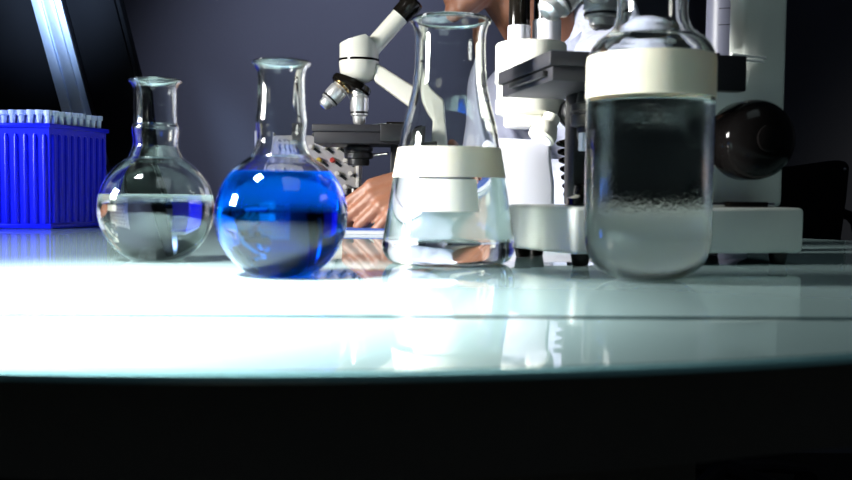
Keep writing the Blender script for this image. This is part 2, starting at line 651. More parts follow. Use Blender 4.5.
# jar
fl = thing('glass_jar', 'tall rounded glass jar of clear liquid with a wide cream band', 'jar', (0.1400, 0.578, T + 0.0002))
fl.scale = (1, 1, 0.966)
pr = [(0, 0), (0.012, 0.0), (0.019, 0.0006), (0.0265, 0.0035), (0.0325, 0.0085), (0.0368, 0.0155), (0.0390, 0.0235), (0.0395, 0.032)]
pr += [(0.0395, 0.060), (0.0395, 0.100), (0.0395, 0.136), (0.0392, 0.1425), (0.0375, 0.1490), (0.0335, 0.1548), (0.0280, 0.1590), (0.0240, 0.1630), (0.0222, 0.169), (0.0218, 0.180), (0.0218, 0.196), (0.0225, 0.203), (0.0240, 0.207)]
pr = smooth_prof(pr, 5)
glass_vessel(fl, pr, 0.0022, 0.1145, M['cloudy_side'], M['water'])
band(fl, 'cream_band', prof_radius(pr), 0.1175, 0.1445, 0.0002, 0.0003, M['tape'], label='wide cream band')
MB().lathe([(0.0236 + 0.0018 * math.cos(a * math.pi / 6), 0.207 + 0.0018 * math.sin(a * math.pi / 6)) for a in range(12)], 64, closed=True).build('rim', M['glass'], fl)

# tall graduated cylinder behind the near microscope
fl = thing('graduated_cylinder', 'slim frosted graduated cylinder standing behind the near microscope arm', 'glassware', (0.2790, 0.870, T + 0.0002))
pr = [(0, 0.0), (0.026, 0.0), (0.026, 0.006), (0.018, 0.010), (0.0165, 0.014), (0.0165, 0.27), (0.018, 0.276)]
out_, ins_ = shell(pr, 0.0016)
MB().lathe(out_ + ins_[::-1], 48).build('glass_body', M['frost'], fl, angle=60)
for k in range(10, 14):
    band(fl, 'graduation', lambda h: 0.0165, 0.06 + k * 0.015, 0.0608 + k * 0.015, 0.0001, 0.0002, M['slate'], a0=235, a1=300 if k % 2 else 330, n=48)

# ------------------------------------------------------------------ tip rack with pipette tips
rk = thing('tip_rack', 'bright blue ribbed plastic rack full of pipette tips', 'rack', (-0.494, 1.200, T + 0.0003))
ang = math.atan2(0.114, 0.037) - math.pi / 2          # right face runs away from us
sh = math.tan(-ang)
W, D, Hh = 0.150, 0.116, 0.138


def rk_pt(u, v):              # u leftwards along the front, v back along the side
    return Vector((-u + v * 0.31, v * 0.95, 0))


walls = MB()
wt = 0.003
for (u0, v0, u1, v1) in ((0, 0, W, 0), (W, 0, W, D), (W, D, 0, D), (0, D, 0, 0)):
    a, b = rk_pt(u0, v0), rk_pt(u1, v1)
    t = (b - a).normalized()
    nr = Vector((t.y, -t.x, 0))
    if nr.dot((a + b) / 2 - rk_pt(W / 2, D / 2)) < 0:
        nr = -nr
    L = (b - a).length
    q = [a, b, b - nr * wt, a - nr * wt]
    lo = [walls.bm.verts.new(v + Vector((0, 0, 0.006))) for v in q]
    hi = [walls.bm.verts.new(v + Vector((0, 0, Hh - 0.006))) for v in q]
    walls.bm.faces.new(lo[::-1]); walls.bm.faces.new(hi)
    for k in range(4):
        walls.bm.faces.new((lo[k], lo[(k + 1) % 4], hi[(k + 1) % 4], hi[k]))
    nrib = int(L / 0.0125)
    for k in range(nrib):
        p = a + t * (L * (k + 0.5) / nrib)
        walls.lathe([(0, 0.008), (0.0036, 0.008), (0.0032, Hh - 0.018), (0.0022, Hh - 0.014), (0, Hh - 0.013)], 12, p)
walls.build('ribbed_wall', M['rack'], rk)
pl = [rk_pt(-0.003, -0.003), rk_pt(W + 0.003, -0.003), rk_pt(W + 0.003, D + 0.003), rk_pt(-0.003, D + 0.003)]
MB().prism([(p.x, p.y) for p in pl], 0.0, 0.006, plane='xy', bevel=0.001).build('base_flange', M['rack'], rk)
MB().prism([(p.x, p.y) for p in pl], Hh - 0.006, Hh, plane='xy', bevel=0.0012).build('top_plate', M['rack'], rk)
tip0 = None
nu, nv = 13, 9
for i in range(nu):
    for j in range(nv):
        p = rk_pt(W * (i + 0.5) / nu, D * (j + 0.5) / nv)
        if tip0 is None:
            tip0 = MB().lathe([(0.0030, 0), (0.0036, 0.010), (0.0054, 0.0105), (0.0057, 0.0165), (0.0044, 0.0168), (0.0032, 0.003), (0.0030, 0)], 12).build('pipette_tip', M['tip'])
            tag(tip0, 'pale translucent pipette tip standing in the blue rack', 'pipette tip', 'pipette tips in the blue rack')
            o = tip0
        else:
            o = tip0.copy()
            C.objects.link(o)
        o.location = rk.location + p + Vector((0, 0, Hh + 0.0003 + random.uniform(0, 0.0012)))
        o.rotation_euler = (random.uniform(-.02, .02), random.uniform(-.02, .02), random.uniform(0, 6))

# ------------------------------------------------------------------ black cabinet with slanted front and metal rail
cb = thing('partition_panel', 'tall black slant-edged partition with a bright metal rail, behind the blue rack', 'partition', (-1.0, 1.76, 0))
MB().prism([(-0.8, 0), (0.70, 0), (0.318, 1.55), (-0.8, 1.55)], 0, 0.03, bevel=0.006).build('body', M['matte'], cb)
MB().prism([(0.60, 0.03), (0.690, 0.03), (0.313, 1.53), (0.223, 1.53)], -0.012, 0.0, bevel=0.002).build('side_strip', M['matte'], cb)
rail = MB()
ux = Vector((-0.265, 0, 1)).normalized()
for off, w, d in ((0.0, 0.018, 0.022), (0.0225, 0.019, 0.022), (0.010, 0.043, 0.013)):
    b0 = Vector((0.340 + off, -0.013 - d, 0.70)) + Vector((0.26, 0, -0.22)) * 0
    lo = Vector((0.360 + off, 0, T + 0.02)); hi = Vector((0.360 + off - 0.265 * 0.72, 0, T + 0.74))
    rail.prism([(lo.x, lo.z), (lo.x + w, lo.z), (hi.x + w, hi.z), (hi.x, hi.z)], -0.012 - d, -0.012, bevel=0.0015)
rail.build('metal_rail', M['rail'], cb)['label'] = 'bright metal rail with a painted-in blue reflection'
MB().prism([(0.4140, T + 0.02), (0.4165, T + 0.02), (0.4165 - 0.265 * .72, T + .74), (0.4140 - 0.265 * .72, T + 0.74)], -0.030, -0.012).build('trim_strip', M['slate'], cb)

# ------------------------------------------------------------------ microscopes
def objective(root, base, d, L, ring, lens=None, name='objective'):
    lens = lens or M['bluelens']
    d = Vector(d).normalized()
    R = frame(d)
    base = Vector(base)
    q_ = 1.22
    o = MB().lathe([(r_ * q_, h_) for r_, h_ in [(0, 0), (0.0105, 0), (0.0105, L * .16), (0.0118, L * .2), (0.0118, L * .52), (0.0110, L * .56), (0.0110, L * .70), (0.0085, L * .74), (0.0080, L * .9), (0.0055, L * .98), (0.0040, L), (0, L)]], 32, base, d).build(name, M['satin'], root)
    MB().lathe([(0.0128, L * .02), (0.0146, L * .02), (0.0146, L * .10), (0.0128, L * .10)], 32, base, d, closed=True).build('band', ring, o)
    MB().lathe([(0.0132, L * .60), (0.0141, L * .60), (0.0141, L * .66), (0.0132, L * .66)], 32, base, d, closed=True).build('band', M['black'], o)
    MB().lathe([(0, L * .985), (0.0046, L * .985), (0.0050, L * 1.0), (0.0036, L * 1.012), (0, L * 1.012)], 24, base, d).build('front_lens', lens, o)
    return o


def microscope(root, arm_poly, arm_w, base_poly, foot_pts, knob_x, knob_h, knob_r, body_mat, base_mat, near=False):
    # base
    b = MB().prism(base_poly, 0.009, 0.044, plane='xy', bevel=0.0035, seg=3).build('base', base_mat, root)
    for (x, y) in foot_pts:
        MB().lathe([(0, 0), (0.0058, 0), (0.0066, 0.004), (0.0074, 0.0092), (0, 0.0092)], 24, (x, y, 0)).build('foot', M['gloss'], root)
    # arm
    MB().prism(arm_poly, -arm_w, arm_w, bevel=0.005, seg=3).build('arm', body_mat, root)
    if near:
        ao = root.children[-1]
        rz = -root.rotation_euler.z
        piv = Vector((0.114, 0, 0))
        ao.rotation_euler = (0, 0, rz)
        ao.location = piv - Matrix.Rotation(rz, 3, 'Z') @ piv
    # coarse and fine knobs on both sides
    for sgn in (-1, 1):
        y0 = sgn * (0.026 if near else arm_w)
        k = MB().lathe([(0, -0.018), (knob_r * .5, -0.018), (knob_r * .5, 0.006), (knob_r * .93, 0.007), (knob_r, 0.012), (knob_r, 0.028), (knob_r * .97, 0.034), (knob_r * .88, 0.0395), (knob_r * .70, 0.044), (knob_r * .45, 0.0468), (knob_r * .2, 0.0478), (0, 0.048)], 48, (knob_x, y0, knob_h), (0, sgn, 0)).build('focus_knob', M['knobblack'], root)
        MB().lathe([(0, 0.0460), (knob_r * .34, 0.0460), (knob_r * .33, 0.0490), (knob_r * .22, 0.0500), (0, 0.0503)], 40, (knob_x, y0, knob_h), (0, sgn, 0)).build('fine_knob', M['knobblack'], k)
    # stage
    st = MB().box((0.005, 0, 0.1495), (0.139, 0.130, 0.011), bevel=0.0015)
    th = 0.0102 if near else 0.0170
    st.box((0.005, 0, 0.1441 - th / 2), (0.133, 0.124, th), bevel=0.001)
    sobj = st.build('stage', M['slate'], root)
    MB().box((-0.0625, -0.01, 0.1400), (0.006, 0.085, 0.0045), bevel=0.0008).build('stage_groove', M['black'], sobj)
    MB().box((0.062, -0.0625, 0.143), (0.050, 0.012, 0.026), bevel=0.001).build('slide_mover', M['black'], sobj)
    MB().tube([(0.052, -0.055, 0.156), (0.040, -0.040, 0.1575), (0.018, -0.018, 0.1565), (0.008, -0.012, 0.1560)], 0.0016, 8).build('stage_clip', M['chrome'], sobj)
    MB().box((0.060, -0.045, 0.157), (0.030, 0.014, 0.006), bevel=0.001).build('clip_block', M['gloss'], sobj)
    # stage bracket, condenser, iris lever
    bx0 = -0.016 if near else 0.050  # near bracket widened into added black backing that darkens the view through the jar
    by0 = 0.012 if near else -0.022
    MB().prism([(bx0, 0.0442), (0.085, 0.0442), (arm_poly[-3][0] + 0.012, 0.06), (arm_poly[-3][0] + 0.012, 0.134), (bx0, 0.134)], by0, 0.034 if near else 0.022, bevel=0.002).build('stage_bracket', M['black'], root)
    c = MB().lathe([(0, 0.096), (0.016, 0.096), (0.017, 0.099), (0.017, 0.106), (0.0215, 0.107), (0.0225, 0.110), (0.0225, 0.115), (0.0205, 0.116), (0.0205, 0.1175), (0.0225, 0.1185), (0.0225, 0.1235), (0.018, 0.125), (0.0165, 0.1335), (0, 0.1335)], 40).build('condenser', M['black'], root)
    for a in (215, 245, 275, 305):
        ar = math.radians(a)
        MB().ball((0.0172 * math.cos(ar), 0.0172 * math.sin(ar), 0.1290), 0.0016, u=10, v=6).build('screw', M['chrome'], c)
    MB().cyl((0.02, -0.005, 0.112), (0.046, -0.02, 0.114), 0.0022).build('iris_lever', M['chrome'], c)
    MB().lathe([(0, 0.0442), (0.024, 0.0442), (0.024, 0.050), (0.019, 0.053), (0.018, 0.060), (0.014, 0.062), (0, 0.062)], 40).build('field_lamp', M['gloss'], root)
    # nosepiece, tilted
    nd = Vector((-0.40, -0.10, -0.91)).normalized()
    nc = Vector((-0.010, 0, 0.2225))
    npb = MB().lathe([(0, -0.010), (0.012, -0.010), (0.022, -0.004), (0.0300, -0.002), (0.0315, 0.001), (0.0315, 0.006), (0.029, 0.009), (0.015, 0.012), (0, 0.012)], 48, nc, nd).build('nosepiece', M['gloss'], root)
    R = frame(nd)
    k = 0.84 if near else 1.0
    objective(root, (0.0008, 0, 0.2105 + (0.004 if near else 0)), (0, 0, -1), 0.032 if near else 0.053, M['steel'], M['lens'] if near else None)
    objective(root, nc + Vector((-0.014, -0.006, -0.004)), (-0.66, -0.12, -0.74), 0.046 * k, M['brass'], M['steel'] if near else None)
    third = (-0.10, -0.84, -0.54) if near else (0.30, 0.80, -0.50)
    objective(root, nc + Vector((-0.002, -0.016 if near else 0.017, -0.002)), third, 0.040 * k, M['steel'], M['lens'] if near else None)
    # head
    hd = MB().lathe([(0, 0.2235), (0.015, 0.224), (0.024, 0.229), (0.0293, 0.239), (0.0305, 0.248), (0.0305, 0.2555), (0, 0.2555)], 48).build('head', body_mat, root)
    MB().lathe([(0, 0.2550), (0.0295, 0.2550), (0.0312, 0.2553), (0.0312, 0.2586), (0.0295, 0.2589), (0, 0.2589)], 48).build('ring', M['gloss'], hd)
    cap = MB()
    pts = []
    n = 48
    lo = [cap.bm.verts.new((0.0300 * math.cos(2 * math.pi * k / n), 0.0300 * math.sin(2 * math.pi * k / n), 0.2588)) for k in range(n)]
    hi = []
    for k in range(n):
        x, y = 0.0300 * math.cos(2 * math.pi * k / n), 0.0300 * math.sin(2 * math.pi * k / n)
        h = 0.281 + (x + 0.03) * 0.29 if x < 0.012 else 0.281 + 0.042 * 0.29 - (x - 0.012) * 0.85
        hi.append(cap.bm.verts.new((x, y, h)))
    cap.bm.faces.new(lo[::-1])
    for k in range(n):
        cap.bm.faces.new((lo[k], lo[(k + 1) % n], hi[(k + 1) % n], hi[k]))
    # flat-folded top: two sloping faces meeting along a ridge
    left = [v for v in hi if v.co.x <= 0.012]
    right = [v for v in hi if v.co.x >= 0.0119]
    left.sort(key=lambda v: math.atan2(v.co.y, v.co.x - 0.0001) % (2 * math.pi))
    cap.bm.faces.new(left)
    rr = sorted([v for v in hi if v.co.x > 0.012], key=lambda v: math.atan2(v.co.y, v.co.x))
    cap.bm.faces.new([left[-1]] + rr + [left[0]])
    cap.build('head_cap', body_mat, hd, angle=25)
    # eyepiece tube
    td = Vector((0.66, 0, 0.75)).normalized()
    p0 = Vector((0.016, 0, 0.272))
    tb = MB().lathe([(0, -0.004), (0.0150, -0.004), (0.0140, 0.012), (0.0140, 0.071), (0, 0.071)], 40, p0, td).build('eyepiece_tube', body_mat, root)
    MB().lathe([(0, 0.0705), (0.0152, 0.0705), (0.0158, 0.073), (0.0158, 0.086), (0.0175, 0.089), (0.0175, 0.101), (0.0150, 0.104), (0.010, 0.1035), (0.009, 0.1015), (0, 0.1015)], 40, p0, td).build('eyepiece', M['gloss'], tb)


# far microscope (left in the picture)
s1 = thing('compound_microscope', 'cream microscope with slanted eyepiece tube standing behind the blue flask', 'microscope', (-0.0985, 1.325, T + 0.0002), 0, 0.935)
microscope(s1, [(0.026, 0.2535), (0.089, 0.2147), (0.127, 0.196), (0.136, 0.135), (0.136, 0.0435), (0.103, 0.0435), (0.103, 0.169), (0.023, 0.2255)], 0.016,
           [(-0.062, -0.060), (0.150, -0.060), (0.150, 0.060), (-0.062, 0.060), (-0.088, 0.03), (-0.088, -0.03)],
           [(-0.05, -0.045), (0.135, -0.045), (-0.05, 0.045), (0.135, 0.045)], 0.12, 0.085, 0.026, M['cream'], M['cream'])

# near microscope (right)
s2 = thing('compound_microscope', 'large pale microscope with black stage and glossy focus knob behind the jar', 'microscope', (0.1360, 0.728, T + 0.0002), math.radians(12))
microscope(s2, [(0.026, 0.2535), (0.078, 0.248), (0.156, 0.255), (0.156, 0.0435), (0.090, 0.0435), (0.090, 0.152), (0.118, 0.156), (0.118, 0.215), (0.023, 0.2255)], 0.014,
           [(-0.0385, -0.052), (0.1500, -0.052), (0.1500, 0.072), (-0.040, 0.072), (-0.0600, 0.052), (-0.0600, 0.012), (-0.052, -0.016)],
           [(-0.030, -0.042), (0.134, -0.042), (-0.030, 0.060), (0.134, 0.060), (-0.052, 0.014)], 0.104, 0.0955, 0.0305, M['grey'], M['grey'], True)
MB().box((-0.018, -0.018, 0.0935), (0.009, 0.009, 0.014), bevel=0.001).build('label_block', M['white'], s2)
MB().cyl((0.098, -0.0275, 0.1632), (0.134, -0.0175, 0.1632), 0.0011, n=12).build('glint_pin', M['pale'], s2)  # pale rods paint the glint at the arm joint
MB().cyl((0.098, -0.0275, 0.1600), (0.132, -0.0175, 0.1600), 0.0011, n=12).build('glint_pin', M['pale'], s2)
sw = MB().box((0.108, -0.036, 0.0462), (0.034, 0.012, 0.0045), bevel=0.001).build('switch_block', M['gloss'], s2)
MB().cyl((0.1255, -0.036, 0.0460), (0.133, -0.036, 0.0460), 0.0018, n=12).build('terminal', M['chrome'], sw)
MB().cyl((0.090, -0.036, 0.0460), (0.080, -0.036, 0.0460), 0.0018, n=12).build('terminal', M['chrome'], sw)

# white stereo microscope between the two
s3 = thing('stereo_microscope', 'white drum-headed microscope with twin tubes, between conical flask and jar', 'microscope', (0.1035, 0.915, T + 0.0002))
MB().prism([(-0.045, -0.045), (0.085, -0.045), (0.085, 0.055), (-0.045, 0.055)], 0.0, 0.012, plane='xy', bevel=0.003).build('base_plate', M['white'], s3)
MB().prism([(-0.036, 0.0122), (0.0200, 0.0122), (0.0200, 0.062), (0.0165, 0.085), (0.0165, 0.104), (-0.036, 0.106)], -0.035, 0.035, bevel=0.004, seg=3).build('lamp_housing', M['white'], s3)
MB().cyl((0.046, 0.0, 0.0115), (0.046, 0.0, 0.170), 0.0078, n=28).build('column', M['matte'], s3)
MB().prism([(0.010, 0.148), (0.058, 0.148), (0.058, 0.172), (0.010, 0.172)], -0.014, 0.014, bevel=0.002).build('holder_arm', M['black'], s3)
MB().lathe([(0, 0.1180), (0.0235, 0.1180), (0.0260, 0.1200), (0.0260, 0.1290), (0.0330, 0.1310), (0.0345, 0.1330), (0.0345, 0.1450), (0.0335, 0.1455), (0.0335, 0.1605), (0.0352, 0.1615), (0.0352, 0.1985), (0.034, 0.2005), (0, 0.2005)], 56, (-0.001, 0, 0)).build('drum', M['cream'], s3)
for (x, y, r_, h1) in ((-0.0140, -0.010, 0.0112, 0.2160), (0.0135, -0.006, 0.0140, 0.2225)):
    t_ = MB().lathe([(0, 0.2000), (r_, 0.2000), (r_, h1), (r_ - 0.001, h1 + 0.0005), (0, h1 + 0.0005)], 36, (x, y, 0)).build('eyepiece_tube', M['white'], s3)
    MB().lathe([(0, h1), (r_ * .93, h1), (r_ * .93, h1 + 0.028), (r_ * 1.1, h1 + 0.031), (r_ * 1.1, h1 + 0.045), (r_ * .8, h1 + 0.047), (0, h1 + 0.047)], 36, (x, y, 0)).build('eyepiece', M['gloss'], t_)
kd = Vector((-0.45, -0.35, -0.82)).normalized()
kp = Vector((0.017, -0.030, 0.1265))
k_ = MB().lathe([(0, 0), (0.0085, 0), (0.0085, 0.009), (0.0105, 0.0105), (0.0135, 0.019), (0.0135, 0.025), (0.012, 0.026), (0, 0.026)], 32, kp, kd).build('lamp_cone', M['cream'], s3)
MB().lathe([(0, 0.0255), (0.0105, 0.0255), (0.0105, 0.0268), (0, 0.0268)], 32, kp, kd).build('diffuser', M['white'], k_)
MB().lathe([(0, 0), (0.013, 0), (0.0150, 0.002), (0.0150, 0.007), (0.0135, 0.008), (0.0135, 0.010), (0.0150, 0.011), (0.0150, 0.017), (0.012, 0.020), (0, 0.020)], 36, (0.0375, -0.015, 0.131), (0.25, -1, 0)).build('tension_knob', M['black'], s3)
hx = []
for k in range(0, 15 * 14 + 1):
    t = k / (15 * 14)
    a = 2 * math.pi * 7.0 * t
    hx.append((0.0300 + 0.009 * t + 0.0055 * math.cos(a), -0.016 + 0.0055 * math.sin(a), 0.106 - 0.058 * t))
hx = [(0.031, -0.006, 0.128), (0.036, -0.012, 0.115)] + hx + [(0.040, -0.012, 0.030), (0.040, -0.010, 0.0125)]
MB().tube(hx, 0.0021, 8).build('coiled_cord', M['gloss'], s3)

# ------------------------------------------------------------------ control unit with rows of knobs behind the far microscope
cu = thing('control_unit', 'small beige control box with rows of knobs behind the far microscope', 'control box', (-0.185, 1.415, T + 0.0003))
MB().box((0, 0.035, 0.0700), (0.150, 0.066, 0.136), bevel=0.003).build('housing', M['panel'], cu)
for sx in (-1, 1):
    MB().box((sx * 0.078, 0.035, 0.0720), (0.0055, 0.070, 0.144), bevel=0.001).build('side_flange', M['knob'], cu)
for j in range(6):
    for i in range(7):
        x = -0.063 + 0.0205 * i + (0.008 if j % 2 else 0)
        z = 0.018 + 0.0205 * j
        if x > 0.068:
            continue
        mtl = M['knob']
        if j == 4 and i == 4:
            mtl = M['yellow']
        if j == 4 and i == 5:
            mtl = M['red']
        kb = MB().lathe([(0, -0.001), (0.0044, -0.001), (0.0040, 0.007), (0.0030, 0.0085), (0, 0.0088)], 16, (x, 0.002, z), (0, -1, 0)).build('knob', mtl, cu)
        MB().box((x + 0.009, 0.0017, z - 0.006), (0.011, 0.002, 0.0042), rot=(0, 0.65, 0)).build('slot', M['black'], cu)

# blue note pad beneath the hand
npd = thing('note_pad', 'small blue note pad lying under the hand', 'note pad', (-0.095, 1.165, T + 0.0002), 0.06)
MB().box((0, 0, 0.0023), (0.085, 0.060, 0.0046)).build('pages', M['white'], npd)
MB().box((0, 0, 0.0052), (0.087, 0.062, 0.0010)).build('cover', M['pad'], npd)

# ------------------------------------------------------------------ chair on the right
ch = thing('office_chair', 'black chair with a tapered backrest beyond the right end of the table', 'chair', (0.787, 2.35, 0), 0.0)
bk = MB()
rows = []
poly = [(-0.145, 0.46), (0.145, 0.46), (0.168, 0.62), (0.186, 0.80), (0.190, 0.868), (0.182, 0.880), (0.160, 0.883), (0.06, 0.868), (-0.06, 0.862), (-0.165, 0.868), (-0.185, 0.855), (-0.186, 0.80), (-0.168, 0.62)]
bk.prism(poly, -0.238, -0.200, bevel=0.008, seg=3)
bkb = bk.build('backrest', M['matte'], ch)
for sx in (-1, 1):
    MB().ball((sx * 0.176, -0.2395, 0.862), (0.004, 0.003, 0.004), u=12, v=8).build('stud', M['steel'], bkb)
MB().box((0, 0.02, 0.47), (0.44, 0.43, 0.06), bevel=0.02, seg=3).build('seat', M['matte'], ch)
MB().cyl((0, 0.02, 0.06), (0, 0.02, 0.445), 0.024).build('gas_column', M['black'], ch)
bs = MB()
for k in range(5):
    a = 2 * math.pi * k / 5 + 0.3
    bs.tube([(0, 0.02, 0.085), (0.15 * math.cos(a), 0.02 + 0.15 * math.sin(a), 0.075), (0.27 * math.cos(a), 0.02 + 0.27 * math.sin(a), 0.055)], [0.024, 0.018, 0.014], 10)
bs.build('star_base', M['black'], ch)
for k in range(5):
    a = 2 * math.pi * k / 5 + 0.3
    c_ = Vector((0.265 * math.cos(a), 0.02 + 0.265 * math.sin(a), 0.026))
    MB().cyl(c_ + Vector((-math.sin(a) * .02, math.cos(a) * .02, 0)), c_ - Vector((-math.sin(a) * .02, math.cos(a) * .02, 0)), 0.026, bev=0.004).build('caster', M['matte'], ch)
for sx in (-1, 1):
    MB().tube(spline([(sx * 0.20, -0.10, 0.45), (sx * 0.265, -0.09, 0.52), (sx * 0.27, -0.10, 0.735), (sx * 0.27, 0.16, 0.755)], 6), 0.012, 10).build('armrest', M['matte'], ch)

# ------------------------------------------------------------------ person bending to the far microscope
def P(x, y, h):
    return Vector((x, y, T + h))


pr_ = thing('person', 'person in a pale lavender lab coat leaning to the far microscope, fist on table', 'person', (0.42, 1.64, 0))
inv = Matrix.Translation((-0.42, -1.64, 0))
fw = Vector((-0.94, -0.34, 0)).normalized()
lf = Vector((0.34, -0.94, 0)).normalized()
up = Vector((0, 0, 1))


def face_frame(hc, f):
    f = f.normalized()
    u = (up - f * up.dot(f)).normalized()
    l = u.cross(f)
    return lambda a, b, c: hc + f * a + l * b + u * c, Matrix((f, l, u)).transposed()


hcen = P(0.070, 1.425, 0.450)
fd = Vector((-0.86, -0.31, -0.40))
HF, HR = face_frame(hcen, fd)


def hand(mb, wrist, d, side, back, curl):
    """palm, four unequal fingers with knuckle bends and a thumb.  d: wrist to knuckles, side: towards the thumb, back: back of the hand"""
    d, side, back = d.normalized(), side.normalized(), back.normalized()
    for k in range(4):
        w = 0.0275 - 0.0187 * k
        L0 = (0.080, 0.084, 0.079, 0.071)[k]
        kn = wrist + d * L0 + side * w + back * 0.004
        mb.limb([wrist + d * 0.004 + side * (w * 0.55), wrist + d * 0.04 + side * w * 0.85, kn], [0.0180, 0.0138, 0.0108])
        ln = [(0.040, 0.024, 0.019), (0.044, 0.028, 0.020), (0.041, 0.026, 0.020), (0.032, 0.019, 0.017)][k]
        rr = [0.0090, 0.0092, 0.0088, 0.0078][k]
        p = kn
        ang = 0.0
        for q in range(3):
            ang += curl[q] + 0.05 * k
            dirn = d * math.cos(ang) - back * math.sin(ang) - side * 0.05 * k
            p2 = p + dirn.normalized() * ln[q]
            mb.limb([p, p2], [rr * (1 - 0.08 * q), rr * (0.95 - 0.08 * q)])
            p = p2
    # thumb leaves the side of the palm near its base
    b0 = wrist + d * 0.018 + side * 0.022 - back * 0.006
    b1 = b0 + (d * 0.75 + side * 0.55 - back * 0.35).normalized() * 0.040
    b2 = b1 + (d * 0.92 + side * 0.02 - back * 0.45).normalized() * 0.032
    b3 = b2 + (d * 0.85 - side * 0.30 - back * 0.55).normalized() * 0.026
    mb.limb([b0, b1, b2, b3], [0.0150, 0.0118, 0.0104, 0.0085])


sh_l, sh_r = P(0.315, 1.335, 0.225), P(0.168, 1.660, 0.215)
el_l, wr_l = P(0.240, 1.180, 0.048), P(0.012, 1.200, 0.066)
el_r, wr_r = P(0.090, 1.585, -0.010), P(0.055, 1.475, 0.075)
nb = P(0.215, 1.475, 0.265)

b = MB()
b.limb([P(0.43, 1.64, -0.22), P(0.38, 1.60, 0.0), P(0.29, 1.53, 0.17), nb], [0.11, 0.095, 0.085, 0.06])
b.limb([nb, P(0.155, 1.453, 0.345), HF(-0.020, 0, -0.055)], [0.062, 0.057, 0.057])
# head
b.ball(HF(-0.012, 0, 0.030), (0.094, 0.074, 0.088), HR, 28, 18)
b.ball(HF(0.025, 0, -0.035), (0.062, 0.060, 0.075), HR, 24, 16)
b.ball(HF(0.045, 0, -0.080), (0.040, 0.042, 0.034), HR, 20, 14)
b.ball(HF(0.076, 0, -0.098), (0.016, 0.020, 0.016), HR)
b.limb([HF(-0.002, 0.050, -0.070), HF(0.070, 0.018, -0.098)], [0.018, 0.014])
b.limb([HF(-0.002, -0.050, -0.070), HF(0.070, -0.018, -0.098)], [0.018, 0.014])
b.limb([HF(0.082, 0, 0.012), HF(0.102, 0, -0.026)], [0.008, 0.0115])       # nose
b.ball(HF(0.092, 0.011, -0.029), 0.008); b.ball(HF(0.092, -0.011, -0.029), 0.008)
b.limb([HF(0.056, 0.044, 0.026), HF(0.072, 0.022, 0.025), HF(0.078, 0, 0.022), HF(0.072, -0.022, 0.025), HF(0.056, -0.044, 0.026)], [0.010, 0.010, 0.009, 0.010, 0.010])   # brow
for sx in (-1, 1):
    b.limb([HF(0.054, sx * 0.030, -0.030), HF(0.036, sx * 0.046, -0.020)], [0.022, 0.020])
    b.limb([HF(0.066, sx * 0.018, 0.0115), HF(0.069, sx * 0.031, 0.0135), HF(0.060, sx * 0.044, 0.010)], [0.005, 0.0062, 0.005])
    b.limb([HF(0.066, sx * 0.018, -0.008), HF(0.067, sx * 0.031, -0.0105), HF(0.058, sx * 0.043, -0.006)], [0.004, 0.005, 0.004])
for sx in (-1, 1):
    b.ball(HF(-0.008, sx * 0.076, -0.008), (0.019, 0.008, 0.031), HR)       # ears
# arms
b.limb([sh_l, el_l], [0.050, 0.040]); b.limb([el_l, wr_l], [0.040, 0.025])
b.limb([sh_r, el_r], [0.050, 0.040]); b.limb([el_r, wr_r], [0.040, 0.025])
hd_ = Vector((-0.92, -0.10, -0.34)).normalized()
hb_ = Vector((-0.12, -0.76, 0.64)); hb_ = (hb_ - hd_ * hb_.dot(hd_)).normalized()
hs_ = hd_.cross(hb_); hs_ = hs_ if hs_.z > 0 else -hs_
hand(b, wr_l, hd_, hs_, hb_, (0.40, 0.95, 0.8))
hand(b, wr_r, Vector((-0.55, -0.80, 0.05)), Vector((0, 0, 1)), Vector((-0.8, 0.55, 0)), (0.5, 0.7, 0.4))
# thighs and shins
for sg in (1, -1):
    hip = P(0.42, 1.64, -0.24) + lf * 0.09 * sg
    kn = hip + fw * 0.26 + lf * 0.05 * sg + up * 0.02
    an = Vector((kn.x, kn.y, 0.09)) - fw * 0.02
    b.limb([hip, kn], [0.078, 0.056]); b.limb([kn, an], [0.054, 0.036])
body = b.build('body', M['skin'], pr_)
body.data.transform(inv)
skin(body, 0.0028, 3)

c = MB()
spine = spline([P(0.435, 1.645, -0.27), P(0.43, 1.64, -0.20), P(0.385, 1.605, 0.0), P(0.30, 1.54, 0.16), P(0.268, 1.515, 0.21)], 7)
for k, p in enumerate(spine):
    t = k / (len(spine) - 1)
    _, R_ = face_frame(p, Vector((fw.x, fw.y, -0.10 - 0.35 * t)))
    wst = 1 - 0.10 * math.sin(math.pi * min(1, max(0, (t - 0.15) / 0.6)))
    c.ball(p, ((0.150 - 0.018 * t) * wst, (0.188 - 0.006 * t) * wst, 0.085), R_, 32, 20)
c.limb([sh_l, P(0.26, 1.51, 0.245), sh_r], [0.074, 0.088, 0.074])
c.limb([nb + up * 0.005, nb - up * 0.06], [0.068, 0.09])
c.limb([P(0.270, 1.435, 0.235), P(0.262, 1.455, 0.305)], [0.065, 0.050])
c.limb([P(0.275, 1.505, 0.235), P(0.262, 1.497, 0.305)], [0.085, 0.062])
c.limb([sh_l, el_l], [0.073, 0.056]); c.limb([el_l, wr_l + Vector((0.02, 0, 0))], [0.0475, 0.036])
c.limb([sh_r, el_r], [0.073, 0.056]); c.limb([el_r, wr_r + (el_r - wr_r).normalized() * 0.03], [0.0555, 0.036])
for sg in (1, -1):
    hip = P(0.42, 1.64, -0.24) + lf * 0.09 * sg
    c.limb([hip, hip + fw * 0.14 + lf * 0.02 * sg], [0.094, 0.088])
coat = c.build('lab_coat', M['coat'], pr_)
coat.data.transform(inv)
skin(coat, 0.007, 4)
coat['label'] = 'pale lavender lab coat'
